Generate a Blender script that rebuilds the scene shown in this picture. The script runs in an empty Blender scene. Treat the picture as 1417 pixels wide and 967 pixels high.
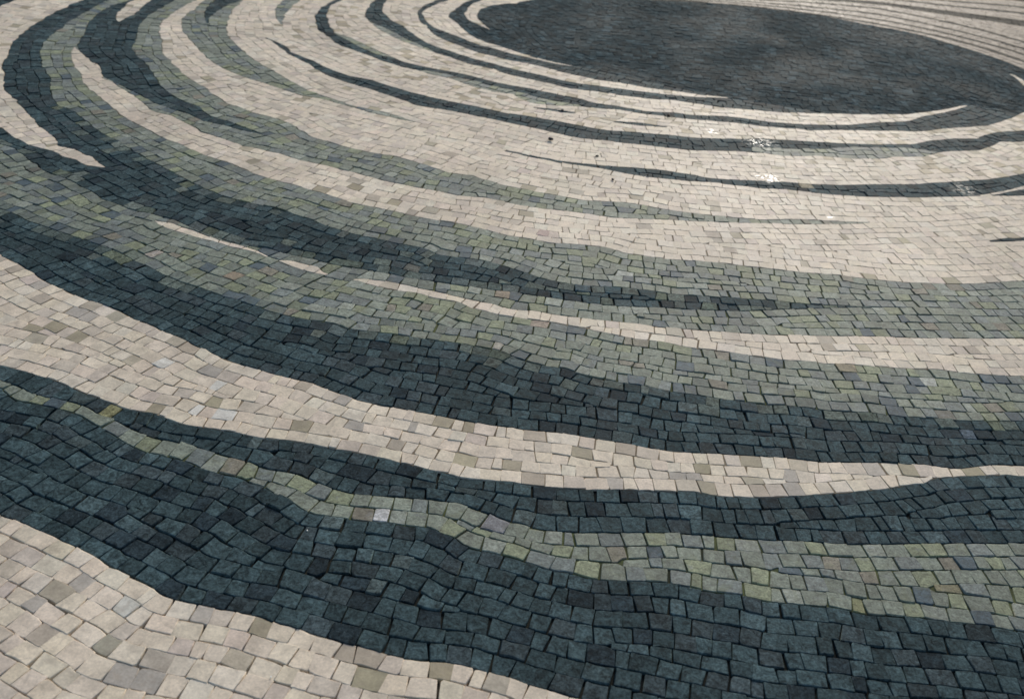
# A stone-sett mosaic pavement: concentric wavy streaks of cream, dark slate and
# grey-green setts swirling round a dark oval, every sett a solid cut stone.
import bpy, math, random
import numpy as np
from mathutils import Matrix, Vector

rng = np.random.default_rng(7)
R = math.radians
C = bpy.context.scene.collection

# ------------------------------------------------------------------ survey
# the pavement was surveyed from one standpoint: bearings below are turned into
# metres on the ground once, everything afterwards lives in ground coordinates
F, PITCH, ROLL, EYE = 1450.0, R(32.0), R(6.3), 1.6
cr, sr, cp, sp = math.cos(ROLL), math.sin(ROLL), math.cos(PITCH), math.sin(PITCH)


def ground(pts):
    p = np.asarray(pts, float).reshape(-1, 2)
    x = p[:, 0] - 708.5
    y = 483.5 - p[:, 1]
    xr, yr = cr * x - sr * y, sr * x + cr * y
    d = np.stack([xr, F * cp + yr * sp, -F * sp + yr * cp], 1)
    return d[:, :2] * (EYE / -d[:, 2])[:, None]


def P(s):
    v = [float(t) for t in s.replace(',', ' ').split()]
    return np.array(v).reshape(-1, 2)


CX, CY, AX, BY = 1.17, 6.05, 1.65, 1.06          # the oval at the middle of the swirl
T0, T1, NT = R(-160), R(200), 4800
TH = np.linspace(T0, T1, NT)
DT = TH[1] - TH[0]
SN, CS = np.sin(TH), np.cos(TH)
RHO_MAX = 5.6
CORE = .70                                        # inside this the oval is laid in straight courses


def polar(pts):
    pts = np.asarray(pts, float).reshape(-1, 2)
    g = ground(pts)
    u, w = (g[:, 0] - CX) / AX, -(g[:, 1] - CY) / BY
    th = np.arctan2(u, w)
    lefty = pts[:, 0] < 820
    th = np.where(lefty & (th > 2.3), th - 2 * math.pi, th)
    th = np.where(~lefty & (th < -2.0), th + 2 * math.pi, th)
    return th, np.hypot(u, w)


def at(i, rho):                                   # sample index (may be fractional) and rho -> metres
    t = T0 + DT * np.asarray(i, float)
    return np.stack([CX + AX * rho * np.sin(t), CY - BY * rho * np.cos(t)], -1)


def curve(s, left=0.0, right=0.0, tip=False):
    """rho over all samples; outside the surveyed part it goes on at `left`/`right` growth per radian (or NaN if tip)"""
    p = P(s) if isinstance(s, str) else np.asarray(s, float)
    th, rh = polar(p)
    if th[-1] < th[0]:
        th, rh = th[::-1], rh[::-1]
    o = [0]
    for k in range(1, len(th)):
        if th[k] > th[o[-1]] + 1e-4:
            o.append(k)
    th, rh = th[o], rh[o]
    v = np.interp(TH, th, rh)
    # edges are dressed stone by stone, so they step a few millimetres to and fro
    q = np.cumsum(np.full(NT, DT)) * np.maximum(v, .3) * 1.35 / .05
    v = v + np.interp(q, np.arange(int(q.max()) + 3), rng.normal(0, .0032, int(q.max()) + 3)) / 1.35
    if tip:
        v = np.where((TH < th[0]) | (TH > th[-1]), np.nan, v)
    else:
        L, Rr = TH < th[0], TH > th[-1]
        v[L] = rh[0] * (1 + left * (th[0] - TH[L]))
        v[Rr] = rh[-1] * (1 + right * (TH[Rr] - th[-1]))
    return v


# ---- long edges, outermost first (each: the line inside which the next stone begins)
E1 = "-60 680 0 710 26 720 46 729 78 744 111 760 142 775 181 797 222 820 253 831 297 841 339 849 360 854 376 861 402 867 425 873 469 888 503 897 544 907 585 915 611 917 650 923 686 933 710 938 740 951 793 963 808 967 860 980 1000 1010 1200 1040 1500 1060"
E3 = "-60 492 0 507 41 516 67 523 90 532 116 543 147 556 178 567 215 574 256 587 284 591 315 596 350 603 386 607 428 614 474 622 513 630 552 639 590 647 621 654 637 660 673 663 710 667 726 670 790 675 824 676 894 677 961 680 984 685 1010 687 1059 687 1116 685 1160 682 1202 678 1233 675 1259 671 1279 669 1290 662 1315 659 1346 658 1388 656 1417 658 1500 664 1650 672"
E4 = "-60 325 0 352 28 367 54 385 78 398 111 411 153 425 181 439 215 453 253 469 292 489 310 498 350 510 378 517 407 525 433 530 461 542 495 552 526 561 562 567 593 573 624 579 681 588 710 591 723 595 762 598 790 601 840 609 865 613 902 621 933 626 964 627 1008 629 1057 632 1101 635 1132 638 1199 638 1225 639 1253 643 1284 643 1305 647 1331 649 1354 645 1383 643 1417 645 1500 652 1650 660"
E5 = "-60 265 0 289 18 295 49 308 77 320 108 329 145 341 168 351 196 364 220 377 248 390 274 398 305 407 336 418 360 425 371 431 407 439 461 447 482 454 510 458 557 465 598 470 647 476 686 484 700 488 723 498 757 506 785 511 816 519 845 525 886 533 925 542 961 546 995 551 1033 556 1057 559 1096 561 1142 568 1202 570 1253 577 1305 579 1362 582 1417 583 1500 586 1650 592"
E6 = "-120 150 -50 178 0 199 20 205 39 220 67 239 96 250 121 262 145 276 165 284 191 292 215 297 240 304 264 316 295 327 323 336 345 340 371 343 396 352 435 360 461 366 502 373 541 379 567 385 608 391 645 396 681 401 710 404 741 409 798 417 845 422 914 425 974 429 1031 430 1057 429 1109 427 1160 426 1217 425 1300 426 1417 428 1500 428 1650 428"
E7 = "260 -40 175 -12 145 2 124 14 103 26 85 39 65 54 56 67 56 80 62 96 70 111 72 132 80 146 103 155 121 168 140 184 165 196 186 209 207 222 233 234 261 250 287 262 310 271 333 277 350 281 389 289 427 303 461 315 492 325 531 332 554 337 583 342 608 351 647 357 681 363 700 368 739 381 772 390 811 395 845 396 896 401 933 407 971 409 1010 412 1057 414 1088 417 1134 421 1171 423 1217 425 1300 426 1417 428 1500 428 1650 428"
M = "240 -20 200 0 165 40 140 65 132 84 128 104 150 126 200 160 300 203 400 235 600 285 800 318 1000 338 1417 350 1500 345"
K = "360 -35 300 -12 271 1 253 10 233 23 222 33 221 46 225 57 225 72 240 90 259 107 284 121 310 141 336 150 355 157 384 164 402 171 435 191 474 202 515 211 549 216 583 226 621 239 655 243 700 257 731 263 754 268 785 273 808 277 865 280 886 283 912 288 933 292 958 295 1010 301 1057 304 1109 304 1160 306 1207 308 1300 306 1417 296 1500 285"
D7LO = "560 -40 500 -14 464 0 446 10 438 19 435 31 443 44 456 52 469 63 495 72 526 83 552 92 570 96 596 102 621 108 647 117 681 127 710 131 733 142 765 146 803 147 824 150 855 152 894 158 922 161 958 165 1010 169 1057 175 1096 178 1122 181 1160 180 1238 181 1274 182 1305 178 1339 176 1367 173 1393 165 1417 156 1445 143 1463 128 1458 114 1417 96 1367 77 1316 61 1279 50 1238 41 1202 35 1160 26 1109 17 1057 12 1023 8 984 4 946 0 900 -4 850 -7"
D7UP = "580 -40 510 -12 474 0 458 8 452 21 456 34 464 46 484 52 505 62 526 72 557 85 583 92 616 98 642 103 673 111 705 118 726 121 765 129 803 137 824 143 855 147 894 154 933 156 958 159 1010 161 1060 168 1109 172 1173 173 1212 169 1253 168 1277 161 1310 155 1328 150 1344 144 1385 155 1417 156"
D8LO = "600 -30 545 -10 520 0 510 10 506 23 515 33 531 44 552 55 577 64 598 72 624 80 647 88 681 95 700 102 752 114 790 123 829 127 865 133 891 136 933 139 974 145 1002 149 1057 154 1083 156 1155 158 1212 158 1248 159 1277 156 1303 152 1328 147 1344 144 1385 155 1417 156"
D8UP = "620 -30 560 -10 536 0 528 10 531 18 541 28 557 36 575 49 593 61 619 70 637 76 673 86 700 93 752 105 790 114 829 119 865 124 907 129 958 134 1018 136 1080 146 1155 158 1212 158"
C10UP = "700 -35 630 -9 608 0 588 8 579 15 580 26 588 36 603 49 629 61 660 72 686 79 705 84 736 89 765 96 790 103 829 111 860 115 891 121 933 126 984 133 1018 136 1080 146 1155 158 1212 158"
D9UP = "720 -30 650 -8 624 0 598 9 585 18 588 28 603 39 629 49 660 61 686 68 705 74 736 81 772 89 807 93 870 106 933 121 1018 136"
C11UP = "750 -20 690 -9 650 1 634 10 624 18 621 23 634 33 652 49 673 59 700 67 728 76 765 86 807 93 870 106 933 121 1018 136"

e = dict(E1=curve(E1), E3=curve(E3, .02, .3), E4=curve(E4, .02, .3), E5=curve(E5, .02, .35), E6=curve(E6, 0, .4),
         E7=curve(E7, 0, .4), M=curve(M, 0, .45), K=curve(K, 0, .5))
for n, s in (('D7LO', D7LO), ('D7UP', D7UP), ('D8LO', D8LO), ('D8UP', D8UP), ('C10UP', C10UP), ('D9UP', D9UP), ('C11UP', C11UP)):
    e[n] = curve(s)
for a_, b_ in (('D7UP', 'D7LO'), ('D8LO', 'D7UP'), ('D8UP', 'D8LO'), ('C10UP', 'D8UP'), ('D9UP', 'C10UP'), ('C11UP', 'D9UP')):
    e[a_] = np.where(e[b_] - e[a_] < .008, e[b_], e[a_])
GF_IN = "-120 480 -60 505 0 526 31 538 62 550 96 556 124 565 155 580 199 600 233 609 274 620 310 630 344 638 371 649 415 658 443 669 474 679 500 684 544 686 596 691 632 696 671 708 705 719 731 727 765 734 798 738 829 737 881 737 933 738 974 741 1003 743 1058 747 1122 750 1160 753 1238 753 1316 752 1417 752 1500 752 1650 755"
GF_OUT = "-120 488 -60 512 0 536 26 554 57 560 88 567 114 576 145 594 181 616 199 625 222 631 259 639 292 651 331 661 358 672 389 684 407 697 430 710 461 714 500 720 536 722 562 727 596 732 621 741 650 757 689 767 705 771 740 779 767 789 811 797 855 802 897 804 933 807 985 818 1023 823 1058 830 1098 835 1142 840 1181 844 1212 848 1238 850 1285 857 1331 862 1375 867 1417 873 1500 885 1650 905"
e['GF'] = .5 * (curve(GF_IN) + curve(GF_OUT))
far = TH > polar([(1417, 156)])[0][0]
for n in ('D7UP', 'D8LO', 'D8UP', 'C10UP', 'D9UP', 'C11UP'):
    e[n] = np.where(far, e['D7LO'], e[n])

# ---- the stones: (key, kind, label, outer edge) painted from the outside in
BASES = [
    ('cream_corner', 'cream', 'broad cream sett band filling the near left corner, lowest of all the bands', np.full(NT, RHO_MAX)),
    ('dark_front', 'dark', 'wide dark slate band in the foreground above the near left cream corner', e['E1']),
    ('dark_shelf', 'dark', 'narrow dark slate band between the foreground cream band and the olive streak', e['GF']),
    ('cream_front', 'cream', 'foreground cream band with scattered tan stones, thinning to one row at its right end', e['E3']),
    ('dark_mid', 'dark', 'dark slate sett band directly above the foreground cream band with tan stones', e['E4']),
    ('green_mid', 'green', 'mottled grey-green band with a thin pinkish cream stripe running inside it', e['E5']),
    ('dark_long', 'dark', 'long dark slate band from the upper left tapering to a point among green setts', e['E6']),
    ('green_rim', 'green', 'grey-green sett band between the long tapering dark band and the cream band above it', e['E7']),
    ('green_upper', 'green', 'thin grey-green sett band between two cream bands, tapering to a point at right', e['M']),
    ('cream_field', 'cream', 'widest pale cream field round the dark oval, crossed by thin dark streaks', e['K']),
    ('dark_loop', 'dark', 'outermost of three thin dark bands bending round left of the dark oval', e['D7LO']),
    ('cream_loop', 'cream', 'longest cream ring under the dark oval, with a curved pointed tip at right', e['D7UP']),
    ('dark_ring', 'dark', 'middle of three thin dark bands bending round the left of the dark oval', e['D8LO']),
    ('cream_ring', 'cream', 'second cream ring under the dark oval, ending in a needle point below its middle', e['D8UP']),
    ('dark_rim', 'dark', 'innermost of three thin dark bands bending round the left of the dark oval', e['C10UP']),
    ('cream_rim', 'cream', 'innermost short cream ring hugging the lower left edge of the dark oval', e['D9UP']),
    ('disc', 'disc', 'big dark slate oval at the centre of the swirl, laid with small setts', e['C11UP']),
]
# ---- streaks laid into them: (key, kind, label, inner edge, outer edge)
C4_OUT = "103 65 99 85 111 101 119 119 142 137 160 152 176 165 207 180 233 193 259 204 284 215 323 227 350 240 384 250 425 261 451 268 487 280 518 286 557 295 596 303 647 312 681 320 704 326 739 332 765 336 803 338 834 341 865 350 896 355 927 359 964 361 1005 364 1057 371 1119 377 1166 381 1212 387 1243 391 1290 392 1341 392 1385 390 1417 388 1500 380 1650 360"
C4_IN = "103 65 116 77 137 93 142 108 160 116 178 128 196 141 212 154 238 160 259 171 282 184 310 193 336 202 350 204 383 211 420 222 453 229 495 240 531 250 570 258 596 262 616 266 642 272 673 273 704 281 733 286 770 290 803 294 845 301 881 303 927 304 958 306 1010 308 1057 309 1109 310 1160 310 1207 308 1300 306 1417 296 1500 285 1650 265"
STREAKS = [
    ('green_front', 'green', 'narrow olive and grey sett streak winding through the dark foreground band',
     GF_IN, GF_OUT),
    ('cream_stripe', 'cream', 'slender pinkish cream stripe starting as a point among green setts and widening to the right',
     "487 386 505 385 536 389 562 394 588 400 608 405 642 412 681 420 705 428 739 431 790 438 824 442 855 445 881 448 912 453 946 455 1010 460 1041 462 1067 463 1122 464 1212 465 1290 467 1417 467 1500 468 1650 470",
     "487 387 502 392 531 398 562 403 596 411 634 418 660 429 694 436 731 442 759 445 793 451 814 453 840 461 871 467 920 474 946 479 987 484 1018 488 1057 494 1109 499 1142 503 1186 504 1259 510 1295 511 1328 516 1393 520 1417 520 1500 523 1650 528"),
    ('cream_dash', 'cream', 'short leaf-shaped cream dash between the sliver and the long pinkish stripe',
     "384 360 402 360 422 365 440 370 451 378", "384 361 402 367 427 376 448 380 451 379"),
    ('cream_sliver', 'cream', 'hair-thin cream sliver along the lower edge of the long tapering dark band',
     "215 305 240 309 259 316 292 328 323 337 355 347 367 354", "215 306 228 315 259 324 284 332 310 338 336 345 355 350 367 355"),
    ('cream_hook', 'cream', 'pale cream band at the far left edge ending in a hooked point inside dark setts',
     "230 -45 150 -14 114 0 85 13 59 26 39 41 19 57 9 80 2 92 6 103 5 124 20 137 33 152 49 168 65 184 77 191 80 202 103 207 127 217 143 230",
     "150 -45 60 -15 25 -1 0 9 -40 30 -75 70 -75 120 -40 160 0 177 20 190 39 200 77 209 85 216 106 221 121 229 143 231"),
    ('cream_arm', 'cream', 'cream band starting pointed beside the thick dark arm and widening steadily to the right', C4_IN, C4_OUT),
    ('dark_arm', 'dark', 'thick dark arm at upper left around a white chip, tapering downwards to a point',
     "330 -35 270 -12 243 0 220 13 204 23 191 39 189 54 182 67 189 77 204 90 215 108 227 124 246 137 274 147 292 161 318 168 336 176 366 187",
     "260 -35 210 -12 181 0 155 8 134 19 127 26 119 41 111 56 105 66 114 75 137 92 142 106 165 116 191 129 215 142 240 152 261 158 284 168 310 173 336 180 366 188"),
    ('white_chip', 'cream', 'small blunt white chip of setts inside the thick dark arm at upper left',
     "270 -28 225 -6 207 2 191 15 181 22 165 30", "250 -28 205 -8 186 0 168 13 160 23 164 30"),
    ('green_arm', 'green', 'grey-green streak with a dark barb at its top, pointed in the cream field',
     "400 -30 345 -5 331 5 318 23 314 39 315 50 331 65 344 77 358 88 368 93 383 101 409 116 435 129 458 136 484 145 526 154 552 161 572 168",
     "350 -30 300 -8 284 0 269 13 251 28 252 41 261 52 274 67 287 80 310 96 336 106 358 113 389 123 417 132 446 137 479 146 510 155 544 163 572 169"),
    ('dark_barb', 'dark', 'small dark barb inside the top of the grey-green streak at upper left',
     "380 -22 348 -6 331 1 305 13 291 23 289 36", "350 -22 312 -6 297 0 287 10 283 21 288 36"),
    ('green_drop', 'green', 'small greenish drop hanging from the top edge in the cream field',
     "450 -14 414 2 399 15 393 26 389 34", "420 -14 389 3 381 13 382 23 388 34"),
    ('dark_streak', 'dark', 'long thin dark streak in the cream field, a needle at left, wider at right',
     "368 52 386 59 399 66 402 72 435 85 461 98 487 106 515 111 546 121 570 128 608 137 647 145 681 152 705 157 733 161 772 168 803 174 845 181 881 183 925 187 971 191 1010 192 1058 192 1109 195 1160 198 1212 200 1264 200 1284 195 1315 192 1354 192 1362 187 1380 183 1417 181 1500 165",
     "368 53 383 62 399 74 427 89 448 102 479 114 510 123 544 134 577 146 608 151 647 158 681 165 705 170 739 177 772 185 803 191 845 195 881 200 927 205 958 208 1010 209 1058 212 1083 216 1134 216 1186 220 1212 220 1243 217 1279 217 1295 212 1315 209 1354 208 1367 204 1383 196 1417 196 1500 182"),
    ('green_patch', 'green', 'grey-green patch under the long thin dark streak near its right end',
     "1040 204 1083 205 1134 206 1186 203 1243 204 1279 207 1296 211", "1040 209 1083 216 1134 216 1186 220 1212 220 1243 217 1279 217 1296 212"),
    ('dark_lower', 'dark', 'lowest thin dark streak in the cream field, from a hairline to the right edge',
     "700 208 739 216 777 223 829 229 865 232 907 235 946 240 974 245 1010 248 1057 250 1083 251 1122 255 1160 256 1212 255 1264 255 1303 252 1341 250 1367 248 1393 244 1417 240 1500 226",
     "700 210 739 218 777 226 829 233 868 240 894 245 946 250 992 253 1031 258 1057 262 1083 262 1122 266 1160 270 1186 272 1238 273 1297 273 1331 272 1359 271 1417 271 1500 262"),
    ('cream_wedge', 'cream', 'thin cream wedge cutting into the lowest dark streak at the right edge',
     "1357 270 1385 265 1417 257 1500 240", "1357 271 1385 268 1417 262 1500 246"),
    ('dark_wedge', 'dark', 'tiny dark needle entering the cream from the right edge',
     "1370 333 1395 330 1417 329 1500 318", "1370 334 1395 333 1417 333 1500 326"),
    ('dark_dash', 'dark', 'left of two short dark hairline dashes in cream above the long thin streak',
     "738 148 765 151 795 156", "738 149 765 154 795 157"),
    ('dark_tick', 'dark', 'right of two short dark hairline dashes in cream above the long thin streak',
     "850 168 885 170 922 175", "850 169 885 174 922 176"),
    ('green_sheath', 'green', 'greenish stretch along the upper side of the outermost thin dark band by its bend',
     "464 46 484 52 505 62 526 72 545 80", "464 48 484 58 505 69 526 77 545 81"),
    ('green_lining', 'green', 'greenish stretch along the lower side of the outermost thin dark band past its bend',
     "590 97 620 103 647 110 700 123 765 139 803 146", "590 101 621 108 647 117 681 127 710 131 733 142 765 146 803 147"),
    ('green_fringe', 'green', 'greenish stretch along the lower side of the middle thin dark band by its bend',
     "512 29 540 42 560 52 585 64 600 71", "512 31 531 44 552 55 577 64 600 72"),
    ('cream_tip', 'cream', 'small curled cream fleck inside the upper left end of the dark oval',
     "800 -6 750 -2 712 5 686 7 665 13 660 21 664 28 671 35 677 41", "800 -12 750 -9 700 -5 668 0 650 8 643 18 650 28 663 35 676 41"),
    ('cream_fleck', 'cream', 'thin cream fleck at the right end of the dark oval by the picture edge',
     "1400 103 1417 113 1440 130", "1399 104 1410 112 1417 118 1438 138"),
]
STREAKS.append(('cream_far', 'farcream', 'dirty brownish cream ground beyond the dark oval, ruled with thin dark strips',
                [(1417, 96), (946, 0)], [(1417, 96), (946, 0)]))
# thin dark strips on the far side of the oval (centre line at three bearings, half widths)
FARX = (900, 1057, 1217, 1316, 1417, 1480)
for k, (ys, hw, lab) in enumerate((
        ((0.5, 11.0, 34.0, 54.5, 86, 112), (.5, .6, 1.0, 1.5, 1.7, 1.8), 'nearest dark hairline strip beyond the dark oval'),
        ((-2, 8.0, 27.5, 48, 76, 98), (.5, .7, 1.0, 1.1, 1.3, 1.4), 'second dark hairline strip beyond the dark oval'),
        ((-4, 4.5, 20.5, 41, 68, 89), (.5, .7, 1.0, 1.1, 1.2, 1.3), 'third dark hairline strip beyond the dark oval'),
        ((-7, 0.5, 12.5, 32, 58.5, 78), (.5, .7, 1.0, 1.1, 1.1, 1.2), 'fourth dark hairline strip beyond the dark oval'),
        ((-12, -5, 5.2, 19, 33, 48), (.8, 1.5, 2.3, 3, 4.2, 5), 'broad dark strip beyond the dark oval, wider than its hairline neighbours'),
        ((-16, -10, -2.5, 9, 19, 30), (.6, .8, 1.1, 1.1, 1.2, 1.2), 'dark hairline strip just beyond the broad far dark strip'),
        ((-20, -15, -8, 2, 10.5, 20), (.5, .8, 1, 1, 1.1, 1.3), 'dark strip near the top right corner, second from the corner'),
        ((-30, -27, -21, -13, -5, 2), (2, 4, 5, 6, 7.5, 8), 'dark strip in the top right corner, farthest of all'))):
    STREAKS.append(('far_strip%d' % k, 'fardark', lab,
                    [(x, y + h) for x, y, h in zip(FARX, ys, hw)], [(x, y - h) for x, y, h in zip(FARX, ys, hw)]))

OBJ = [(k, kind, lab) for k, kind, lab, _ in BASES] + [(k, kind, lab) for k, kind, lab, _, _ in STREAKS]
bounds = [b[3] for b in BASES]
sk = []
for k, kind, lab, a, b in STREAKS:
    a_, b_ = curve(a), curve(b)
    ta, tb = polar(P(a) if isinstance(a, str) else a)[0], polar(P(b) if isinstance(b, str) else b)[0]
    lo_t, hi_t = min(ta.min(), tb.min()), max(ta.max(), tb.max())
    # streaks that leave the surveyed part run on a little and taper to a point
    pa = P(a) if isinstance(a, str) else np.asarray(a, float)
    out = {True: False, False: False}
    for x_, y_ in (pa[0], pa[-1]):
        if x_ > 1450 or x_ < -40 or y_ < -8:
            t_ = polar([(x_, y_)])[0][0]
            out[t_ > .5 * (lo_t + hi_t)] = True
    m_, h_ = .5 * (a_ + b_), .5 * (b_ - a_)
    if out[True]:
        h_ = h_ * np.clip(1 - (TH - hi_t) / .55, 0, 1)
        hi_t += .55
    if out[False]:
        h_ = h_ * np.clip(1 - (lo_t - TH) / .55, 0, 1)
        lo_t -= .55
    a_, b_ = m_ - h_, m_ + h_
    ok = (TH >= lo_t) & (TH <= hi_t)
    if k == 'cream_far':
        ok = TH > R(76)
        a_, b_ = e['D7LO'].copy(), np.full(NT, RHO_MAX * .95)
    if k == 'cream_arm':                           # runs on round the swirl beyond the view
        ok = (TH >= lo_t)
        gr = np.where(TH > hi_t, .45 * (TH - hi_t), 0)
        b_ = b_ * (1 + gr)
        late = TH > polar([(1207, 308)])[0][0]
        a_ = np.where(late, np.minimum(a_, e['K']), a_)
    sk.append((np.where(ok, np.minimum(a_, b_), np.nan), np.where(ok, np.maximum(a_, b_), np.nan)))

# ------------------------------------------------------------ intervals per bearing
MS = np.sqrt((AX * SN) ** 2 + (BY * CS) ** 2)      # metres per unit rho along each bearing
nb_ = len(BASES)
rows_at = []
for i in range(NT):
    ev = [b[i] for b in bounds]
    act = []
    for j, (a, b) in enumerate(sk):
        if not math.isnan(a[i]) and b[i] - a[i] > 1e-4:
            ev += [a[i], b[i]]
            act.append((j, a[i], b[i]))
    ev = sorted(x for x in ev if CORE < x < RHO_MAX)
    ev = [CORE] + ev + [RHO_MAX]
    out = []
    for lo, hi in zip(ev[:-1], ev[1:]):
        if hi - lo < 1e-6:
            continue
        m = .5 * (lo + hi)
        o = 0
        for j in range(nb_):
            if m < bounds[j][i]:
                o = j
        for j, a, b in act:
            if a < m < b:
                o = nb_ + j
        if out and out[-1][2] == o:
            out[-1][1] = hi
        else:
            out.append([lo, hi, o])
    # drop slivers thinner than 4 mm into their neighbour
    k = 0
    while k < len(out):
        if (out[k][1] - out[k][0]) * MS[i] < .004 and len(out) > 1:
            lo, hi, _ = out.pop(k)
            if k < len(out):
                out[k][0] = lo
            else:
                out[k - 1][1] = hi
            if 0 < k < len(out) and out[k][2] == out[k - 1][2]:
                out[k - 1][1] = out[k][1]
                out.pop(k)
                k -= 1
        else:
            k += 1
    rows_at.append(out)

strands = []
live = []
for i in range(NT):
    cur = rows_at[i]
    new = []
    used = {}
    for c in cur:
        c_l = [s for s in live if s['o'] == c[2] and s['lo'][-1] < c[1] and s['hi'][-1] > c[0]]
        for s in c_l:
            used[id(s)] = used.get(id(s), 0) + 1
        new.append((c, c_l))
    nl = []
    for c, c_l in new:
        if len(c_l) == 1 and used[id(c_l[0])] == 1:
            s = c_l[0]
            s['lo'].append(c[0])
            s['hi'].append(c[1])
        else:
            s = dict(o=c[2], i0=i, lo=[c[0]], hi=[c[1]])
            strands.append(s)
        nl.append(s)
    live = nl


oi = [k for k, b in enumerate(BASES) if b[0] == 'disc'][0]
for st in strands:                                  # crumbs past the pointed ends belong to the oval
    key = OBJ[st['o']][0]
    if key == 'dark_shelf' and len(st['lo']) < max(len(q['lo']) for q in strands if q['o'] == st['o']):
        st['o'] = [k for k, b in enumerate(BASES) if b[0] == 'dark_front'][0]
    if (key == 'dark_rim' and st['i0'] > 0) or (key == 'dark_ring' and st['i0'] > 0 and len(st['lo']) < 60):
        st['o'] = oi

# crumbs cut off from the rest of their band by a pinched-out edge join the neighbouring band
for o in range(len(OBJ)):
    mine = [q for q in strands if q['o'] == o]
    groups = []
    for q in mine:
        hit = []
        for gq in groups:
            for r in gq:
                for a, b in ((r, q), (q, r)):
                    if abs(a['i0'] + len(a['lo']) - b['i0']) <= 6 and a['lo'][-1] < b['hi'][0] + .02 and a['hi'][-1] > b['lo'][0] - .02:
                        if gq not in hit:
                            hit.append(gq)
        new_g = [q]
        for h in hit:
            new_g += h
            groups.remove(h)
        groups.append(new_g)
    if len(groups) > 1:
        groups.sort(key=lambda gq: -sum(len(r['lo']) for r in gq))
        for gq in groups[1:]:
            if sum(len(r['lo']) for r in gq) > 420:
                continue
            for r in gq:
                im = r['i0'] + len(r['lo']) // 2
                k_ = len(r['lo']) // 2
                below = [v for v in rows_at[im] if abs(v[1] - r['lo'][k_]) < .003]
                above = [v for v in rows_at[im] if abs(v[0] - r['hi'][k_]) < .003]
                cand = [v[2] for v in below + above if v[2] != o and OBJ[v[2]][0] not in ('dark_rim', 'dark_ring', 'dark_shelf')]
                same = [c_ for c_ in cand if OBJ[c_][1] == OBJ[o][1]]
                if same or cand:
                    r['o'] = (same or cand)[0]


def smooth(v, n):
    n = min(n, max(1, (len(v) // 2) * 2 - 1))
    if n < 3:
        return v.copy()
    w = np.hanning(n + 2)[1:-1]
    w /= w.sum()
    p = np.pad(v, n // 2, mode='edge')
    return np.convolve(p, w, 'valid')[:len(v)]


# ------------------------------------------------------------------ setts
SIZE = dict(cream=.0445, dark=.0455, green=.0445, disc=.035, fardark=.045, farcream=.05)
fills = {}
polys = []                                         # (object index, ground polygon with corner flags, kind)


def sample(i0, arr, idx):
    x = np.clip(np.asarray(idx, float), 0, len(arr) - 1)
    r = np.interp(x, np.arange(len(arr)), arr)
    return at(i0 + x, r)


def lay(o, i0, lo, hi, s):
    """cut one course of setts between two edges"""
    n = len(lo)
    if n < 2:
        return
    ii = np.arange(n)
    pl, ph = at(i0 + ii, lo), at(i0 + ii, hi)
    mid = .5 * (pl + ph)
    seg = np.linalg.norm(np.diff(mid, axis=0), axis=1)
    L = np.concatenate([[0], np.cumsum(seg)])
    if L[-1] < .006:
        return
    kk = min(11, (n // 2) * 2 - 1)
    tx, ty = smooth(mid[:, 0], kk), smooth(mid[:, 1], kk)
    tan = np.stack([np.gradient(tx), np.gradient(ty)], 1)
    sp_ = np.linalg.norm(tan, axis=1) + 1e-12
    tan /= sp_[:, None]
    ws = []
    tot = 0
    while tot < L[-1]:
        w = s * (rng.uniform(.8, 1.34) if rng.random() > .12 else rng.uniform(.5, .8))
        ws.append(w)
        tot += w
    if len(ws) > 1 and tot - L[-1] > .5 * ws[-1]:
        tot -= ws.pop()
    J = np.concatenate([[0], np.cumsum(ws)]) * (L[-1] / tot)
    ti = np.interp(J, L, ii)
    il, ih = ti.copy(), ti.copy()
    for q in range(1, len(ti) - 1):
        k = int(ti[q])
        T = tan[k]
        sk_ = rng.normal(0, .035) * s
        d = float(np.dot(pl[k] - mid[k], T))
        d = max(-.7 * s, min(.7 * s, d))
        sh = (-d + sk_) / max(seg[min(k, n - 2)], 1e-5)
        il[q] = ti[q] + sh
        ih[q] = ti[q] - sh
    il, ih = np.clip(il, 0, n - 1), np.clip(ih, 0, n - 1)
    for q in range(len(ti) - 1):
        a0, a1, b0, b1 = il[q], il[q + 1], ih[q], ih[q + 1]
        if a1 - a0 < .2 or b1 - b0 < .2:
            if a1 - a0 < .2:
                a1 = a0 + .2
            if b1 - b0 < .2:
                b1 = b0 + .2
        low = sample(i0, lo, np.linspace(a0, a1, 4))
        up = sample(i0, hi, np.linspace(b1, b0, 4))
        polys.append((o, low, up))


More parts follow.
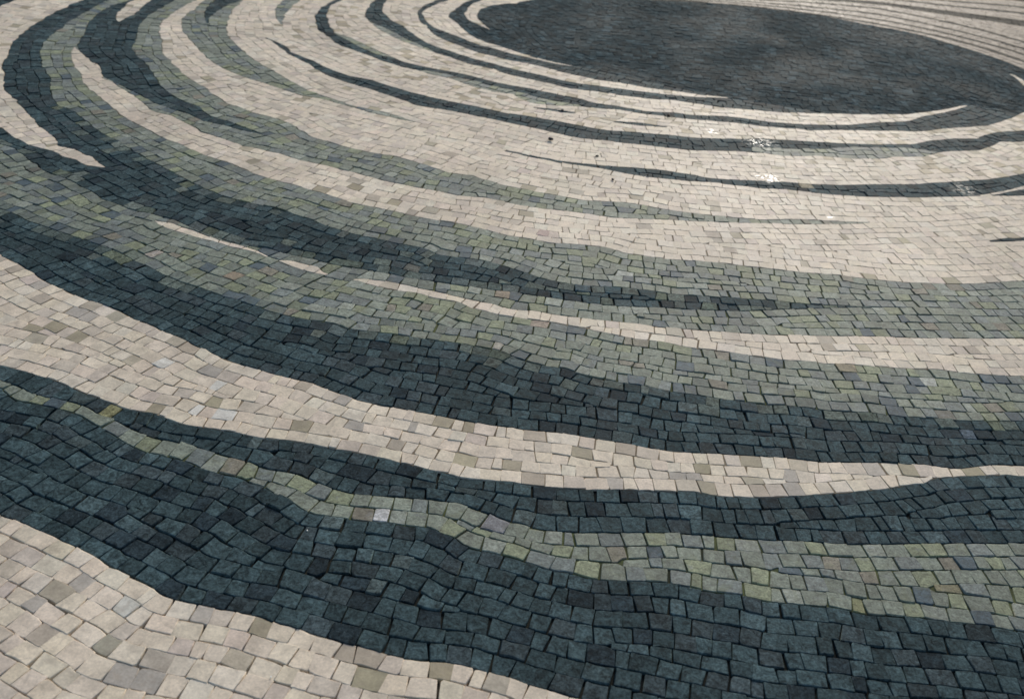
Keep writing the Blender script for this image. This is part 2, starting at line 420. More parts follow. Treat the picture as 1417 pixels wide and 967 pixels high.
for st in strands:
    lo, hi = np.array(st['lo']), np.array(st['hi'])
    o, i0 = st['o'], st['i0']
    if i0 + len(lo) < NT:                           # meet the next stretch without a gap
        lo, hi = np.append(lo, lo[-1]), np.append(hi, hi[-1])
    n = len(lo)
    kind = OBJ[o][1]
    fills.setdefault(o, []).append((i0, lo, hi))
    if n < 3:
        continue
    if lo.min() > RHO_MAX:
        continue
    s = SIZE[kind]
    ii = np.arange(n)
    mid = at(i0 + ii, .5 * (lo + hi))
    mx, my = smooth(mid[:, 0], 41), smooth(mid[:, 1], 41)
    tan = np.stack([np.gradient(mx), np.gradient(my)], 1)
    tan /= np.linalg.norm(tan, axis=1)[:, None] + 1e-12
    rad = at(i0 + ii, hi) - at(i0 + ii, lo)
    D = np.abs(tan[:, 0] * rad[:, 1] - tan[:, 1] * rad[:, 0])
    Ds = np.maximum(smooth(D, 41), 1e-4)
    N = np.floor(Ds / s).astype(int)
    ee = Ds - N * s
    fill = (ee > .4 * s) | (N == 0)
    for q in range(1, n):                           # no flicker: a filler course needs to last a little
        if fill[q] != fill[q - 1] and N[q] == N[q - 1]:
            if abs(ee[q] - .4 * s) < .05 * s:
                fill[q] = fill[q - 1]
    nbt = (N + 1) // 2
    ntp = N - nbt
    nmax = int(nbt.max())
    ph = rng.uniform(0, 6.28, (nmax + 2, 2, 3))
    Lm = np.concatenate([[0], np.cumsum(np.linalg.norm(np.diff(mid, axis=0), axis=1))])

    def wob(k, side):
        if k == 0:
            return 0 * Lm
        p = ph[min(k, nmax + 1), side]
        return s * (.04 * np.sin(Lm / .21 + p[0]) + .05 * np.sin(Lm / .47 + p[1]) + .015 * np.sin(Lm / .09 + p[2]))

    hb = lambda k: k * s + wob(k, 0)
    htp = lambda k: Ds - k * s - wob(k, 1)

    def runs(mask, l, h):
        l = np.clip(l / Ds, 0, 1)
        h = np.clip(h / Ds, 0, 1)
        q = 0
        while q < n:
            if mask[q]:
                r = q
                while r + 1 < n and mask[r + 1]:
                    r += 1
                e_ = min(r + 2, n)
                ll, hh = l[q:e_].copy(), h[q:e_].copy()
                if e_ > r + 1:
                    ll[-1], hh[-1] = l[r], h[r]
                w = hi[q:e_] - lo[q:e_]
                lay(o, i0 + q, lo[q:e_] + ll * w, lo[q:e_] + hh * w, s)
                q = r + 1
            else:
                q += 1

    meet = np.where(ntp > 0, .5 * (nbt * s + Ds - ntp * s), Ds)
    for k in range(nmax):
        m = nbt > k
        last = nbt == k + 1
        top = np.where(last & ~fill, meet, hb(k + 1))
        runs(m, hb(k), top)
        m = ntp > k
        last = ntp == k + 1
        bot = np.where(last & ~fill, meet, htp(k + 1))
        runs(m, bot, htp(k))
    fl = np.where(nbt > 0, nbt * s, 0)
    fh = np.where(ntp > 0, Ds - ntp * s, Ds)
    # the filler course meets the wobbling courses on both sides
    wl = np.zeros(n)
    wh = np.zeros(n)
    for k in range(1, nmax + 1):
        wl = np.where(nbt == k, wob(k, 0), wl)
        wh = np.where(ntp == k, -wob(k, 1), wh)
    runs(fill, fl + wl, fh + wh)

n_laid = len(polys)
# the heart of the oval: straight courses
oi = [k for k, b in enumerate(BASES) if b[0] == 'disc'][0]
yv = -BY * CORE
while yv < BY * CORE:
    h = .036 * rng.uniform(.85, 1.2)
    xv = -AX * CORE - rng.uniform(0, .05)
    p1, p2 = rng.uniform(0, 6, 2)
    bend = lambda x: .03 * np.sin(x * 1.7 + .4) - .06 * x * x + .02 * x
    while xv < AX * CORE:
        w_ = .038 * rng.uniform(.85, 1.6)
        xs = np.linspace(xv, xv + w_, 4)
        low = np.column_stack([CX + xs, CY + yv + bend(xs)])
        up = np.column_stack([CX + xs, CY + yv + h + bend(xs)])[::-1] + np.array([rng.normal(0, .002), 0])
        g8 = np.concatenate([low, up])
        if np.hypot((g8[:, 0] - CX) / AX, (g8[:, 1] - CY) / BY).max() < CORE + .03:
            polys.append((oi, low, up))
        xv += w_
    yv += h

# ------------------------------------------------------------------ stone colours
def cream():
    r = rng.random()
    if r < .66:
        c = np.array([.76, .64, .48]) * rng.uniform(.95, 1.06)
    elif r < .80:
        c = np.array([.64, .54, .42]) * rng.uniform(.94, 1.08)
    elif r < .94:
        c = np.array([.77, .67, .515]) * rng.uniform(.96, 1.06)
    elif r < .975:
        c = np.array([.50, .425, .32]) * rng.uniform(.9, 1.1)
    else:
        c = np.array([.41, .35, .235]) * rng.uniform(.85, 1.2)
    return c + rng.normal(0, .006, 3)


def dark():
    r = rng.random()
    if r < .70:
        c = np.array([.046, .071, .073])
    elif r < .86:
        c = np.array([.050, .067, .069])
    elif r < .93:
        c = np.array([.027, .040, .045])
    elif r < .975:
        c = np.array([.066, .098, .100])
    else:
        c = np.array([.070, .092, .088])
    return c * rng.uniform(.7, 1.32)


def green():
    r = rng.random()
    if r < .50:
        c = np.array([.198, .220, .168])
    elif r < .66:
        c = np.array([.225, .245, .150])
    elif r < .84:
        c = np.array([.172, .194, .172])
    elif r < .93:
        c = np.array([.255, .275, .22])
    elif r < .955:
        c = np.array([.21, .19, .14])
    else:
        c = np.array([.075, .105, .115])
    return c * rng.uniform(.84, 1.18)


def discc():
    c = np.array([.022, .041, .046]) if rng.random() < .7 else np.array([.042, .068, .074])
    return c * rng.uniform(.6, 1.4)


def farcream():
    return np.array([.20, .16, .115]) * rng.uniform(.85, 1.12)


def fardark():
    return np.array([.030, .030, .025]) * rng.uniform(.8, 1.3)


PAL = dict(cream=cream, dark=dark, green=green, disc=discc, fardark=fardark, farcream=farcream)
GAP = dict(cream=.00042, dark=.0011, green=.0009, disc=.0005, fardark=.0005, farcream=.0004)

FILLZ = dict(cream=-.0012, green=-.0032, dark=-.0065, disc=-.0024, fardark=-.003, farcream=-.0022)

# single stones that stand out, with their own colour: (bearing, name, colour)
TAN, OLV, MAU, WHT, BRN, GRY, PAL_, BLU = (.47, .39, .29), (.38, .325, .22), (.51, .45, .37), (.78, .73, .62), (.24, .19, .13), (.45, .40, .33), (.42, .43, .36), (.075, .105, .108)
ODD = [(26, 375, 'tan_sett', TAN), (58, 398, 'tan_sett', MAU), (78, 457, 'olive_sett', OLV), (98, 465, 'olive_sett', OLV), (130, 441, 'tan_sett', GRY),
       (102, 428, 'tan_sett', GRY), (291, 534, 'white_sett', WHT), (277, 562, 'white_sett', WHT), (304, 567, 'white_sett', WHT), (217, 499, 'white_sett', WHT),
       (297, 519, 'tan_sett', GRY), (414, 536, 'tan_sett', TAN), (474, 552, 'tan_sett', GRY), (412, 583, 'olive_sett', OLV), (483, 595, 'olive_sett', GRY),
       (567, 592, 'tan_sett', GRY), (744, 604, 'tan_sett', TAN), (743, 661, 'tan_sett', TAN), (819, 629, 'olive_sett', OLV), (854, 622, 'tan_sett', TAN),
       (1033, 639, 'olive_sett', OLV), (940, 666, 'tan_sett', GRY), (842, 666, 'tan_sett', MAU), (964, 668, 'tan_sett', GRY), (1096, 658, 'tan_sett', GRY),
       (1103, 675, 'tan_sett', GRY), (1217, 645, 'tan_sett', MAU), (103, 813, 'grey_sett', MAU), (44, 826, 'grey_sett', MAU), (165, 846, 'white_sett', (.62, .585, .49)),
       (165, 890, 'olive_sett', (.42, .38, .28)), (155, 934, 'grey_sett', GRY), (191, 945, 'grey_sett', GRY), (271, 851, 'grey_sett', MAU), (482, 906, 'tan_sett', TAN),
       (518, 916, 'tan_sett', TAN), (518, 709, 'white_sett', (.52, .51, .48)), (168, 627, 'blue_sett', BLU), (681, 723, 'grey_sett', (.21, .21, .21)),
       (1310, 818, 'brown_sett', (.21, .19, .11)), (1191, 831, 'olive_sett', (.23, .23, .115)), (328, 380, 'brown_sett', BRN), (212, 354, 'tan_sett', (.36, .31, .25)),
       (741, 449, 'tan_sett', (.32, .25, .19)), (860, 377, 'pale_sett', PAL_), (694, 408, 'brown_sett', BRN), (681, 478, 'pale_sett', (.38, .35, .28)),
       (1282, 532, 'pale_sett', PAL_), (1168, 511, 'brown_sett', (.26, .22, .14)), (1331, 601, 'blue_sett', (.11, .14, .16)), (728, 299, 'olive_sett', OLV),
       (744, 321, 'tan_sett', (.45, .33, .28)), (1018, 323, 'olive_sett', OLV), (1375, 306, 'olive_sett', OLV), (1165, 324, 'olive_sett', OLV),
       (915, 215, 'olive_sett', OLV), (970, 225, 'olive_sett', OLV), (1110, 257, 'olive_sett', OLV), (730, 257, 'olive_sett', OLV), (438, 262, 'olive_sett', OLV),
       (318, 377, 'tan_sett', (.3, .25, .17)), (1300, 745, 'blue_sett', BLU), (145, 572, 'olive_sett', (.22, .21, .11)), (350, 712, 'blue_sett', BLU)]
oddg = ground([(a, b) for a, b, _, _ in ODD])
NEAR_C = np.array([0.0, 0.0])


def inset(p, d):
    """move every corner of a counter-clockwise polygon inwards"""
    e1 = p - np.roll(p, 1, 0)
    e2 = np.roll(p, -1, 0) - p
    n1 = np.stack([-e1[:, 1], e1[:, 0]], 1)
    n2 = np.stack([-e2[:, 1], e2[:, 0]], 1)
    n1 /= np.linalg.norm(n1, axis=1)[:, None] + 1e-9
    n2 /= np.linalg.norm(n2, axis=1)[:, None] + 1e-9
    m = n1 + n2
    l2 = np.maximum((m * m).sum(1), .6)
    return p + m * (2 * d / l2)[:, None]


class Bag:
    def __init__(s):
        s.v, s.f, s.c, s.n = [], [], [], 0

    def add(s, v, f, col):
        s.v.append(v)
        s.f += [tuple(int(i) + s.n for i in q) for q in f]
        s.c.append(np.tile(col, (len(v), 1)))
        s.n += len(v)

    def build(s, name, mat, parent=None):
        me = bpy.data.meshes.new(name)
        V = np.concatenate(s.v)
        me.from_pydata(V.tolist(), [], s.f)
        ca = me.color_attributes.new('stone', 'FLOAT_COLOR', 'POINT')
        ca.data.foreach_set('color', np.concatenate(s.c).astype(np.float32).ravel())
        me.polygons.foreach_set('use_smooth', [len(p.vertices) == 4 for p in me.polygons])
        me.materials.append(mat)
        ob = bpy.data.objects.new(name, me)
        C.objects.link(ob)
        if parent:
            ob.parent = parent
        return ob


def sett(low, up, kind, near):
    g = np.concatenate([low, up])                   # 8 points, runs round the stone
    area = .5 * np.sum(g[:, 0] * np.roll(g[:, 1], -1) - np.roll(g[:, 0], -1) * g[:, 1])
    if area < 0:
        g = g[::-1].copy()
        area = -area
    if area < 4e-5:
        return None
    # a stone's shorter side decides how much joint and wear it can take
    per = np.linalg.norm(g - np.roll(g, 1, 0), axis=1).sum()
    wmin = 2 * area / per
    d = min(GAP[kind] * rng.uniform(.7, 1.5), .12 * wmin)
    g = g + rng.normal(0, min(.0006, .03 * wmin), g.shape)
    g[[0, 3, 4, 7]] += rng.normal(0, min(.0012, .05 * wmin), (4, 2))
    # knock the four corners off
    out = []
    cc = min(.0017, .1 * wmin)
    for k in range(8):
        if k in (0, 3, 4, 7):
            a, b = g[k - 1] - g[k], g[(k + 1) % 8] - g[k]
            la, lb = np.linalg.norm(a) + 1e-9, np.linalg.norm(b) + 1e-9
            ca = cc * (rng.uniform(.4, 1.3) if rng.random() > .05 else rng.uniform(2.2, 4.5))
            out += [g[k] + a / la * min(ca, .3 * la), g[k] + b / lb * min(ca, .3 * lb)]
        else:
            out.append(g[k])
    p0 = inset(np.array(out), d)
    bv = min((.0007 if kind in ('cream', 'disc') else .0010) * rng.uniform(.7, 1.6), .1 * wmin)
    rot = rng.normal(0, .022)
    p0 = (p0 - p0.mean(0)) @ np.array([[1, rot], [-rot, 1]]) + p0.mean(0) + rng.normal(0, min(.0009, .06 * wmin), 2)
    c0 = p0.mean(0)
    vc = c0 - p0
    vl = np.linalg.norm(vc, axis=1)[:, None] + 1e-9

    def ring(t):
        return p0 + vc / vl * np.minimum(1.3 * t, .3 * vl)

    rings = [(p0, -.016), (ring(.15 * bv), -1.0 * bv), (ring(.9 * bv), -.12 * bv)]
    if near:
        rings.append((ring(1.9 * bv), 0.0))
    dz = max(.3 * FILLZ[kind], rng.normal(0, .0005 if 'cream' in kind else .0010))
    if rng.random() < .05:
        dz = -rng.uniform(.0004, .45 * -FILLZ[kind])
    tx, ty = rng.normal(0, .009 if 'cream' in kind or kind in ('disc', 'fardark') else .014, 2)
    n = len(p0)
    V = []
    for p, z in rings:
        zz = z + dz + (p[:, 0] - c0[0]) * tx + (p[:, 1] - c0[1]) * ty
        V.append(np.column_stack([p, zz]))
    V = np.concatenate(V)
    Fc = []
    for r in range(len(rings) - 1):
        a, b = r * n, (r + 1) * n
        for k in range(n):
            k2 = (k + 1) % n
            Fc.append((a + k, a + k2, b + k2, b + k))
    b = (len(rings) - 1) * n
    Fc.append(tuple(range(b, b + n)))
    return V, Fc


bags = {}
odd_taken = {}
cent = np.array([np.concatenate([l, u]).mean(0) for _, l, u in polys])
for q, og in enumerate(oddg):
    k = int(np.argmin(np.linalg.norm(cent - og, axis=1)))
    if k not in odd_taken:
        odd_taken[k] = q
odd_made = []
for k, (o, low, up) in enumerate(polys):
    c = cent[k]
    if c[1] > 9.8 or c[1] < .45 or abs(c[0]) > 6:
        continue
    kind = OBJ[o][1]
    r = sett(low, up, kind, np.linalg.norm(c) < 3.4)
    if r is None:
        continue
    col = PAL[kind]()
    if kind == 'cream' and math.hypot((c[0] - CX) / AX, (c[1] - CY) / BY) < 1.62 and c[1] < CY and rng.random() < .13:
        col = np.array([.47, .385, .25]) * rng.uniform(.75, 1.2)      # iron-stained stones in the inner rings
    if OBJ[o][0] in ('dark_mid', 'dark_long', 'green_mid', 'green_rim') and k < n_laid and c[1] < 4.2:
        u_, w_ = (c[0] - CX) / AX, -(c[1] - CY) / BY
        t_ = math.atan2(u_, w_)
        t_ = t_ + 2 * math.pi if t_ < T0 else t_
        ii_ = min(NT - 1, max(0, int((t_ - T0) / DT)))
        rc = math.hypot(u_, w_)
        iv = rows_at[ii_]
        for q in range(len(iv)):
            if iv[q][0] <= rc < iv[q][1]:
                for q2, edge in ((q - 1, iv[q][0]), (q + 1, iv[q][1])):
                    if 0 <= q2 < len(iv) and {OBJ[iv[q2][2]][1], kind} == {'dark', 'green'}:
                        dd = abs(rc - edge) * MS[ii_]
                        if dd < .04 and rng.random() < .35 or dd < .09 and rng.random() < .10:
                            f_ = rng.uniform(.25, .6)
                            col = (1 - f_) * col + f_ * PAL[OBJ[iv[q2][2]][1]]()
                break
    if k in odd_taken:
        q = odd_taken[k]
        b = Bag()
        b.add(r[0], r[1], np.append(np.array(ODD[q][3]), rng.random()))
        odd_made.append((o, ODD[q][2], b, ODD[q][3]))
        continue
    bags.setdefault(o, Bag()).add(r[0], r[1], np.append(np.maximum(col, .008), rng.random()))


# ------------------------------------------------------------------ materials
def nodes(name):
    m = bpy.data.materials.new(name)
    m.use_nodes = True
    nt = m.node_tree
    for n in list(nt.nodes):
        nt.nodes.remove(n)
    out = nt.nodes.new('ShaderNodeOutputMaterial')
    bs = nt.nodes.new('ShaderNodeBsdfPrincipled')
    nt.links.new(bs.outputs[0], out.inputs[0])
    return m, nt, bs


def stone_mat(name, kind):
    m, nt, bs = nodes(name)
    N, Lk = nt.nodes.new, nt.links.new

    def math_(op, a, b=None, clamp=False):
        n = N('ShaderNodeMath')
        n.operation = op
        n.use_clamp = clamp
        for q, v in enumerate((a, b)):
            if v is None:
                continue
            if isinstance(v, (int, float)):
                n.inputs[q].default_value = v
            else:
                Lk(v, n.inputs[q])
        return n.outputs[0]

    def mixc(t, fac, a, b):
        n = N('ShaderNodeMix')
        n.data_type = 'RGBA'
        n.blend_type = t
        for key, v in ((0, fac), (6, a), (7, b)):
            if isinstance(v, (int, float)):
                n.inputs[key].default_value = v
            elif isinstance(v, tuple):
                n.inputs[key].default_value = v + (1,)
            else:
                Lk(v, n.inputs[key])
        return n.outputs[2]

    def ramp(src, a, b, va=0., vb=1.):
        n = N('ShaderNodeMapRange')
        n.inputs[1].default_value, n.inputs[2].default_value = a, b
        n.inputs[3].default_value, n.inputs[4].default_value = va, vb
        Lk(src, n.inputs[0])
        return n.outputs[0]

    at_ = N('ShaderNodeAttribute')
    at_.attribute_name = 'stone'
    geo = N('ShaderNodeNewGeometry')
    off = N('ShaderNodeCombineXYZ')                 # every stone is cut from another place in the rock
    Lk(math_('MULTIPLY', at_.outputs['Alpha'], 37.0), off.inputs[0])
    Lk(math_('MULTIPLY', at_.outputs['Alpha'], 91.0), off.inputs[1])
    Lk(math_('MULTIPLY', at_.outputs['Alpha'], 53.0), off.inputs[2])
    add = N('ShaderNodeVectorMath')
    add.operation = 'ADD'
    Lk(geo.outputs['Position'], add.inputs[0])
    Lk(off.outputs[0], add.inputs[1])
    vec = add.outputs[0]

    def noise(scale, detail=4., rough=.6, dist=0., v=None):
        n = N('ShaderNodeTexNoise')
        n.inputs['Scale'].default_value = scale
        n.inputs['Detail'].default_value = detail
        n.inputs['Roughness'].default_value = rough
        n.inputs['Distortion'].default_value = dist
        Lk(v or vec, n.inputs['Vector'])
        return n.outputs['Fac']

    big = noise(26, 3, .6)
    fine = noise(190, 5, .7)
    grain = noise(700, 2, .6)
    col = at_.outputs['Color']
    if kind in ('dark', 'disc'):
        cloud = noise(48, 6, .72, 1.2)
        v = ramp(cloud, .36, .64, .45, 1.65)
        g = ramp(fine, .36, .66, .6, 1.42)
        vv = N('ShaderNodeVectorMath')
        vv.operation = 'SCALE'
        Lk(col, vv.inputs[0])
        Lk(math_('MULTIPLY', v, g), vv.inputs[3])
        col = vv.outputs[0]
        pale = ramp(noise(75, 6, .75, 2.2), .54, .72, 0, .75)     # pale veins and scuffs
        col = mixc('MIX', math_('MULTIPLY', pale, ramp(big, .36, .62)), col, (.15, .20, .21))
        rg = ramp(cloud, .3, .7, .50, .68) if kind == 'dark' else ramp(noise(2.2, 4, .6, .4, geo.outputs['Position']), .36, .62, .80, .64)
        bump = .7
        spec = .014 if kind == 'dark' else .014
    elif kind == 'green':
        v = ramp(noise(60, 6, .7, .8), .36, .64, .66, 1.36)
        g = ramp(fine, .36, .66, .68, 1.32)
        vv = N('ShaderNodeVectorMath')
        vv.operation = 'SCALE'
        Lk(col, vv.inputs[0])
        Lk(math_('MULTIPLY', v, g), vv.inputs[3])
        col = vv.outputs[0]
        al = ramp(noise(16, 3, .6, .6), .54, .72, 0, .42)         # yellow-green algae bloom
        col = mixc('MIX', al, col, (.18, .195, .105))
        grey_blotch = ramp(noise(34, 4, .6), .60, .74, 0, .35)  # pale grey blotches inside each stone
        col = mixc('MIX', grey_blotch, col, (.30, .31, .31))
        rg = ramp(fine, .3, .7, .55, .75)
        bump = .5
        spec = .14
    else:
        v = ramp(big, .36, .64, .86, 1.09)
        g = ramp(fine, .36, .66, .86, 1.10)
        vv = N('ShaderNodeVectorMath')
        vv.operation = 'SCALE'
        Lk(col, vv.inputs[0])
        Lk(math_('MULTIPLY', v, g), vv.inputs[3])
        col = vv.outputs[0]
        st = ramp(noise(42, 5, .65, 1.0), .52, .72, 0, .5)       # ochre and grey staining
        col = mixc('MIX', st, col, (.40, .33, .25))
        sp2 = ramp(noise(150, 4, .7), .62, .72, 0, .5)
        col = mixc('MIX', sp2, col, (.30, .26, .20))
        rg = ramp(big, .3, .7, .48, .66)
        bump = .3
        spec = .08
    # foot-worn grime that runs on across many stones
    pos = geo.outputs['Position']
    grime = math_('MULTIPLY', ramp(noise(2.3, 5, .62, .5, pos), .34, .66, .84, 1.06), ramp(noise(13, 5, .7, .8, pos), .30, .70, .90, 1.07))
    vg = N('ShaderNodeVectorMath')
    vg.operation = 'SCALE'
    Lk(col, vg.inputs[0])
    Lk(grime, vg.inputs[3])
    col = vg.outputs[0]
    # a few wet spots left on the paving
    wet = None
    for wx, wy, wr in WET[:]:
        d = N('ShaderNodeVectorMath')
        d.operation = 'DISTANCE'
        Lk(geo.outputs['Position'], d.inputs[0])
        d.inputs[1].default_value = (wx, wy, 0)
        q = ramp(math_('ADD', d.outputs['Value'], math_('MULTIPLY', noise(14, 4, .65, 0, geo.outputs['Position']), wr * 1.6)), wr * .9, wr * 1.9, 1, 0)
        wet = q if wet is None else math_('MAXIMUM', wet, q)
    wet = math_('MULTIPLY', wet, ramp(noise(55, 3, .6, 0, pos), .50, .60))
    rough = N('ShaderNodeMix')
    rough.data_type = 'FLOAT'
    Lk(wet, rough.inputs[0])
    Lk(rg, rough.inputs[2])
    rough.inputs[3].default_value = .13
    Lk(rough.outputs[0], bs.inputs['Roughness'])
    Lk(col, bs.inputs['Base Color'])
    Lk(math_('ADD', math_('MULTIPLY', wet, .14), spec), bs.inputs['Specular IOR Level'])
    h = math_('ADD', math_('MULTIPLY', noise(85, 5, .65), 1.), math_('MULTIPLY', grain, .25))
    bp = N('ShaderNodeBump')
    bp.inputs['Strength'].default_value = bump
    bp.inputs['Distance'].default_value = .0016
    Lk(h, bp.inputs['Height'])
    Lk(bp.outputs[0], bs.inputs['Normal'])
    return m


wg = ground([(1052, 198), (1062, 246), (1335, 263), (985, 182), (1150, 300)])
WET = [(float(a), float(b), r) for (a, b), r in zip(wg, (.085, .065, .08, .04, .02))]
MAT = {k: stone_mat(k + '_stone', k.replace('far', '')) for k in ('cream', 'dark', 'green', 'disc', 'fardark', 'farcream')}

def sand_mat(name, c0, c1):
    m, nt, bs = nodes(name)
    tn = nt.nodes.new('ShaderNodeTexNoise')
    tn.inputs['Scale'].default_value = 11
    tn.inputs['Detail'].default_value = 8
    geo = nt.nodes.new('ShaderNodeNewGeometry')
    nt.links.new(geo.outputs['Position'], tn.inputs['Vector'])
    rp = nt.nodes.new('ShaderNodeValToRGB')
    rp.color_ramp.elements[0].position, rp.color_ramp.elements[0].color = .38, c0 + (1,)
    rp.color_ramp.elements[1].position, rp.color_ramp.elements[1].color = .66, c1 + (1,)
    nt.links.new(tn.outputs['Fac'], rp.inputs[0])
    nt.links.new(rp.outputs[0], bs.inputs['Base Color'])
    bs.inputs['Roughness'].default_value = .95
    bs.inputs['Specular IOR Level'].default_value = .1
    t2 = nt.nodes.new('ShaderNodeTexNoise')
    t2.inputs['Scale'].default_value = 900
    nt.links.new(geo.outputs['Position'], t2.inputs['Vector'])
    bp = nt.nodes.new('ShaderNodeBump')
    bp.inputs['Distance'].default_value = .001
    nt.links.new(t2.outputs['Fac'], bp.inputs['Height'])
    nt.links.new(bp.outputs[0], bs.inputs['Normal'])
    return m


SANDS = dict(cream=sand_mat('ochre_joint_sand', (.17, .13, .085), (.34, .275, .185)),
             green=sand_mat('mossy_joint_sand', (.035, .038, .024), (.12, .135, .055)),
             dark=sand_mat('dark_joint_sand', (.008, .010, .010), (.03, .03, .022)),
             disc=sand_mat('slate_joint_sand', (.012, .014, .016), (.03, .032, .032)))
SANDS['fardark'] = SANDS['dark']
SANDS['farcream'] = SANDS['cream']
SAND = sand_mat('ground_sand', (.06, .055, .045), (.16, .14, .11))

# ------------------------------------------------------------------ objects
NAMES = dict(cream='cream_band', dark='dark_band', green='green_band', disc='dark_oval', fardark='dark_strip', farcream='cream_band')
band = {}
for o, b in bags.items():
    key, kind, lab = OBJ[o]
    ob = b.build(NAMES[kind], MAT[kind])
    ob['label'] = lab
    ob['category'] = 'mosaic oval' if kind == 'disc' else 'mosaic band'
    if kind != 'disc':
        ob['group'] = {'cream': 'cream mosaic bands', 'dark': 'dark mosaic bands', 'green': 'green mosaic bands', 'fardark': 'dark strips beyond the oval', 'farcream': 'cream mosaic bands'}[kind]
    band[o] = ob
for o, lst in fills.items():
    if o not in band:
        continue
    kind = OBJ[o][1]
    V, Fc = [], []
    for i0, lo, hi in lst:
        idx = sorted(set(range(0, len(lo), 6)) | {len(lo) - 1})
        hi_c = np.minimum(hi, 4.9)
        if len(idx) < 2 or (hi_c <= lo).any():
            continue
        a, b = at(i0 + np.array(idx), lo[idx]), at(i0 + np.array(idx), hi_c[idx])
        n0, m_ = len(V), len(idx)
        V += [(x, y, FILLZ[kind]) for x, y in np.concatenate([a, b])]
        Fc += [(n0 + k, n0 + k + 1, n0 + m_ + k + 1, n0 + m_ + k) for k in range(m_ - 1)]
    if kind == 'disc':
        n0 = len(V)
        t = np.linspace(0, 2 * math.pi, 97)[:-1]
        V += [(CX + AX * CORE * math.cos(q), CY + BY * CORE * math.sin(q), FILLZ[kind]) for q in t]
        Fc.append(tuple(range(n0, n0 + 96)))
    if not V:
        continue
    me = bpy.data.meshes.new('joint_sand')
    me.from_pydata(V, [], Fc)
    me.materials.append(SANDS[kind])
    ob = bpy.data.objects.new('joint_sand', me)
    C.objects.link(ob)
    ob.parent = band[o]
for o, nm, b, col in odd_made:
    if o in band:
        ob = b.build(nm, MAT[OBJ[o][1]], band[o])
        word = nm.replace('_sett', '')
        ob['label'] = 'single %s sett that stands out from the stones around it' % word

gm = bpy.data.meshes.new('ground')
S = 400.0
nG = 40
gm.from_pydata([(-S, -S, -.012), (S, -S, -.012), (S, S, -.012), (-S, S, -.012)], [], [(0, 1, 2, 3)])
gm.materials.append(SAND)
go = bpy.data.objects.new('ground', gm)
C.objects.link(go)
go['kind'] = 'structure'

# loose pebbles lying on the cream setts
import bmesh


def pebble_mat(name, c):
    m, nt, bs = nodes(name)
    tn = nt.nodes.new('ShaderNodeTexNoise')
    tn.inputs['Scale'].default_value = 160
    rp = nt.nodes.new('ShaderNodeValToRGB')
    rp.color_ramp.elements[0].color = tuple(.6 * x for x in c) + (1,)
    rp.color_ramp.elements[1].color = tuple(1.5 * x for x in c) + (1,)
    geo = nt.nodes.new('ShaderNodeNewGeometry')
    nt.links.new(geo.outputs['Position'], tn.inputs['Vector'])
    nt.links.new(tn.outputs['Fac'], rp.inputs[0])
    nt.links.new(rp.outputs[0], bs.inputs['Base Color'])
    bs.inputs['Roughness'].default_value = .8
    return m


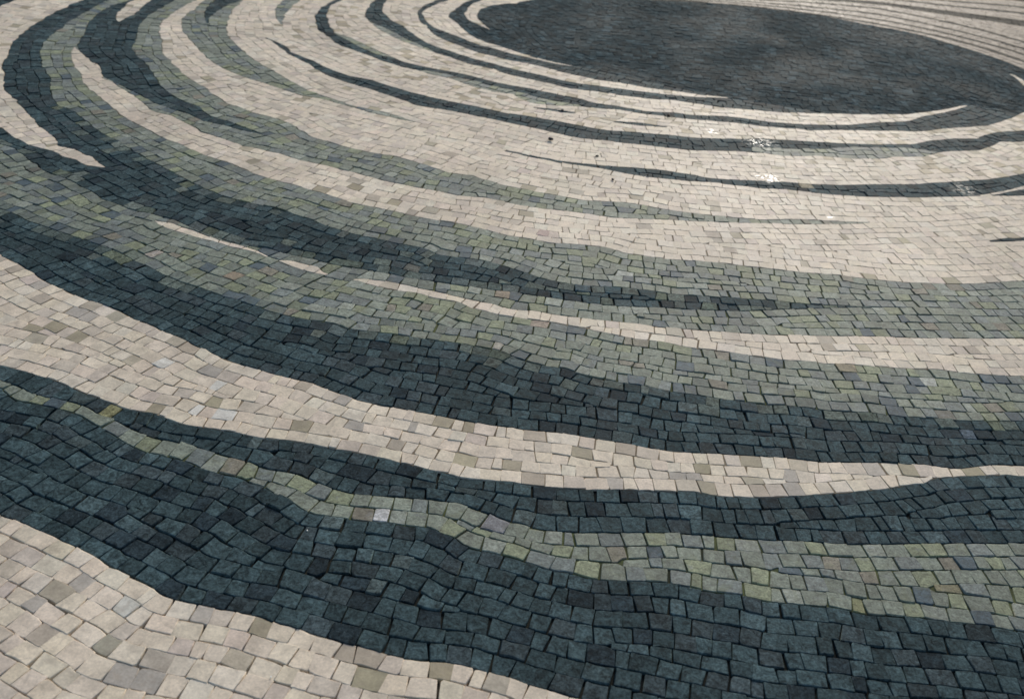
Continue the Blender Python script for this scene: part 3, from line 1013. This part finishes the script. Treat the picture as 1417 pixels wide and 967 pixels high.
PD, PB, PW = pebble_mat('dark_grit', (.03, .028, .025)), pebble_mat('brown_grit', (.07, .045, .03)), pebble_mat('white_grit', (.7, .68, .62))
for (px, py, r, mt, lab) in (
        (778, 154, .011, PD, 'dark pebble lying on the cream strip beside the short dark dash'),
        (762, 195, .014, PD, 'largest dark pebble lying on cream setts below the long thin dark streak'),
        (925, 161, .010, PB, 'brown pebble on the edge of the thin dark band under the oval'),
        (826, 217, .008, PD, 'small dark pebble on cream setts above the lowest thin dark streak'),
        (848, 250, .008, PB, 'brownish pebble on cream setts just below the lowest thin dark streak'),
        (896, 244, .007, PD, 'tiny dark pebble touching the lowest thin dark streak'),
        (425, 735, .0026, PW, 'white crumb in a joint of the dark foreground band'),
        (375, 937, .0024, PW, 'white crumb on the cream setts in the near left corner')):
    g = ground([(px, py)])[0]
    bm = bmesh.new()
    bmesh.ops.create_icosphere(bm, subdivisions=3, radius=1)
    ph = rng.uniform(0, 6, 4)
    for v in bm.verts:
        c = v.co
        k = 1 + .16 * math.sin(3.1 * c.x + ph[0]) + .13 * math.sin(4.3 * c.y + ph[1]) + .1 * math.sin(5.2 * c.z + ph[2])
        v.co = Vector((c.x * k * r * .8, c.y * k * r * .62, c.z * k * r * .42))
    zmin = min(v.co.z for v in bm.verts)
    for v in bm.verts:
        v.co.z -= zmin
        if v.co.z < .1 * r:
            v.co.z = 0
    for f in bm.faces:
        f.smooth = True
    me = bpy.data.meshes.new('pebble')
    bm.to_mesh(me)
    bm.free()
    me.materials.append(mt)
    ob = bpy.data.objects.new('pebble', me)
    C.objects.link(ob)
    ob.location = (g[0], g[1], .0012)
    ob.rotation_euler = (0, 0, ph[3])
    ob['label'] = lab
    ob['category'] = 'pebble'
    ob['group'] = 'loose pebbles'

# ------------------------------------------------------------------ light, camera
SUN_EL, SUN_AZ = R(26), R(13)                       # a veiled sun ahead of the camera, a little to the right
w = bpy.data.worlds.new('World')
bpy.context.scene.world = w
w.use_nodes = True
nt = w.node_tree
bg = nt.nodes['Background']
sky = nt.nodes.new('ShaderNodeTexSky')
sky.sky_type = 'NISHITA'
sky.sun_disc = False
sky.sun_elevation = SUN_EL
sky.sun_rotation = SUN_AZ
sky.air_density = 1.0
sky.dust_density = 1.7
sky.ozone_density = 1.0
nt.links.new(sky.outputs[0], bg.inputs[0])
bg.inputs[1].default_value = .10
sd = bpy.data.lights.new('sun', 'SUN')
sd.energy = 1.65
sd.angle = R(12)
sd.color = (1, .955, .885)
so = bpy.data.objects.new('sun', sd)
C.objects.link(so)
dirv = Vector((math.sin(SUN_AZ) * math.cos(SUN_EL), math.cos(SUN_AZ) * math.cos(SUN_EL), math.sin(SUN_EL)))
so.rotation_euler = dirv.to_track_quat('Z', 'Y').to_euler()

cam = bpy.data.cameras.new('camera')
co = bpy.data.objects.new('camera', cam)
C.objects.link(co)
cam.sensor_width = 36
cam.lens = F / 1417 * 36
cam.clip_start = .05
cam.clip_end = 2000
fwd = Vector((0, cp, -sp))
upv = Vector((0, sp, cp))
rt = Vector((1, 0, 0)) * cr + upv * sr
up2 = Vector((1, 0, 0)) * -sr + upv * cr
mtx = Matrix((rt, up2, -fwd)).transposed().to_4x4()
mtx.translation = Vector((0, 0, EYE))
co.matrix_world = mtx
cam.dof.use_dof = True
cam.dof.focus_distance = 2.75
cam.dof.aperture_fstop = 4.0
sc = bpy.context.scene
sc.camera = co
sc.view_settings.view_transform = 'Standard'
sc.view_settings.look = 'None'
sc.view_settings.exposure = 0.52
sc.view_settings.gamma = 1
print('setts', len(polys), 'strands', len(strands), {OBJ[o][0]: b.n for o, b in bags.items()})
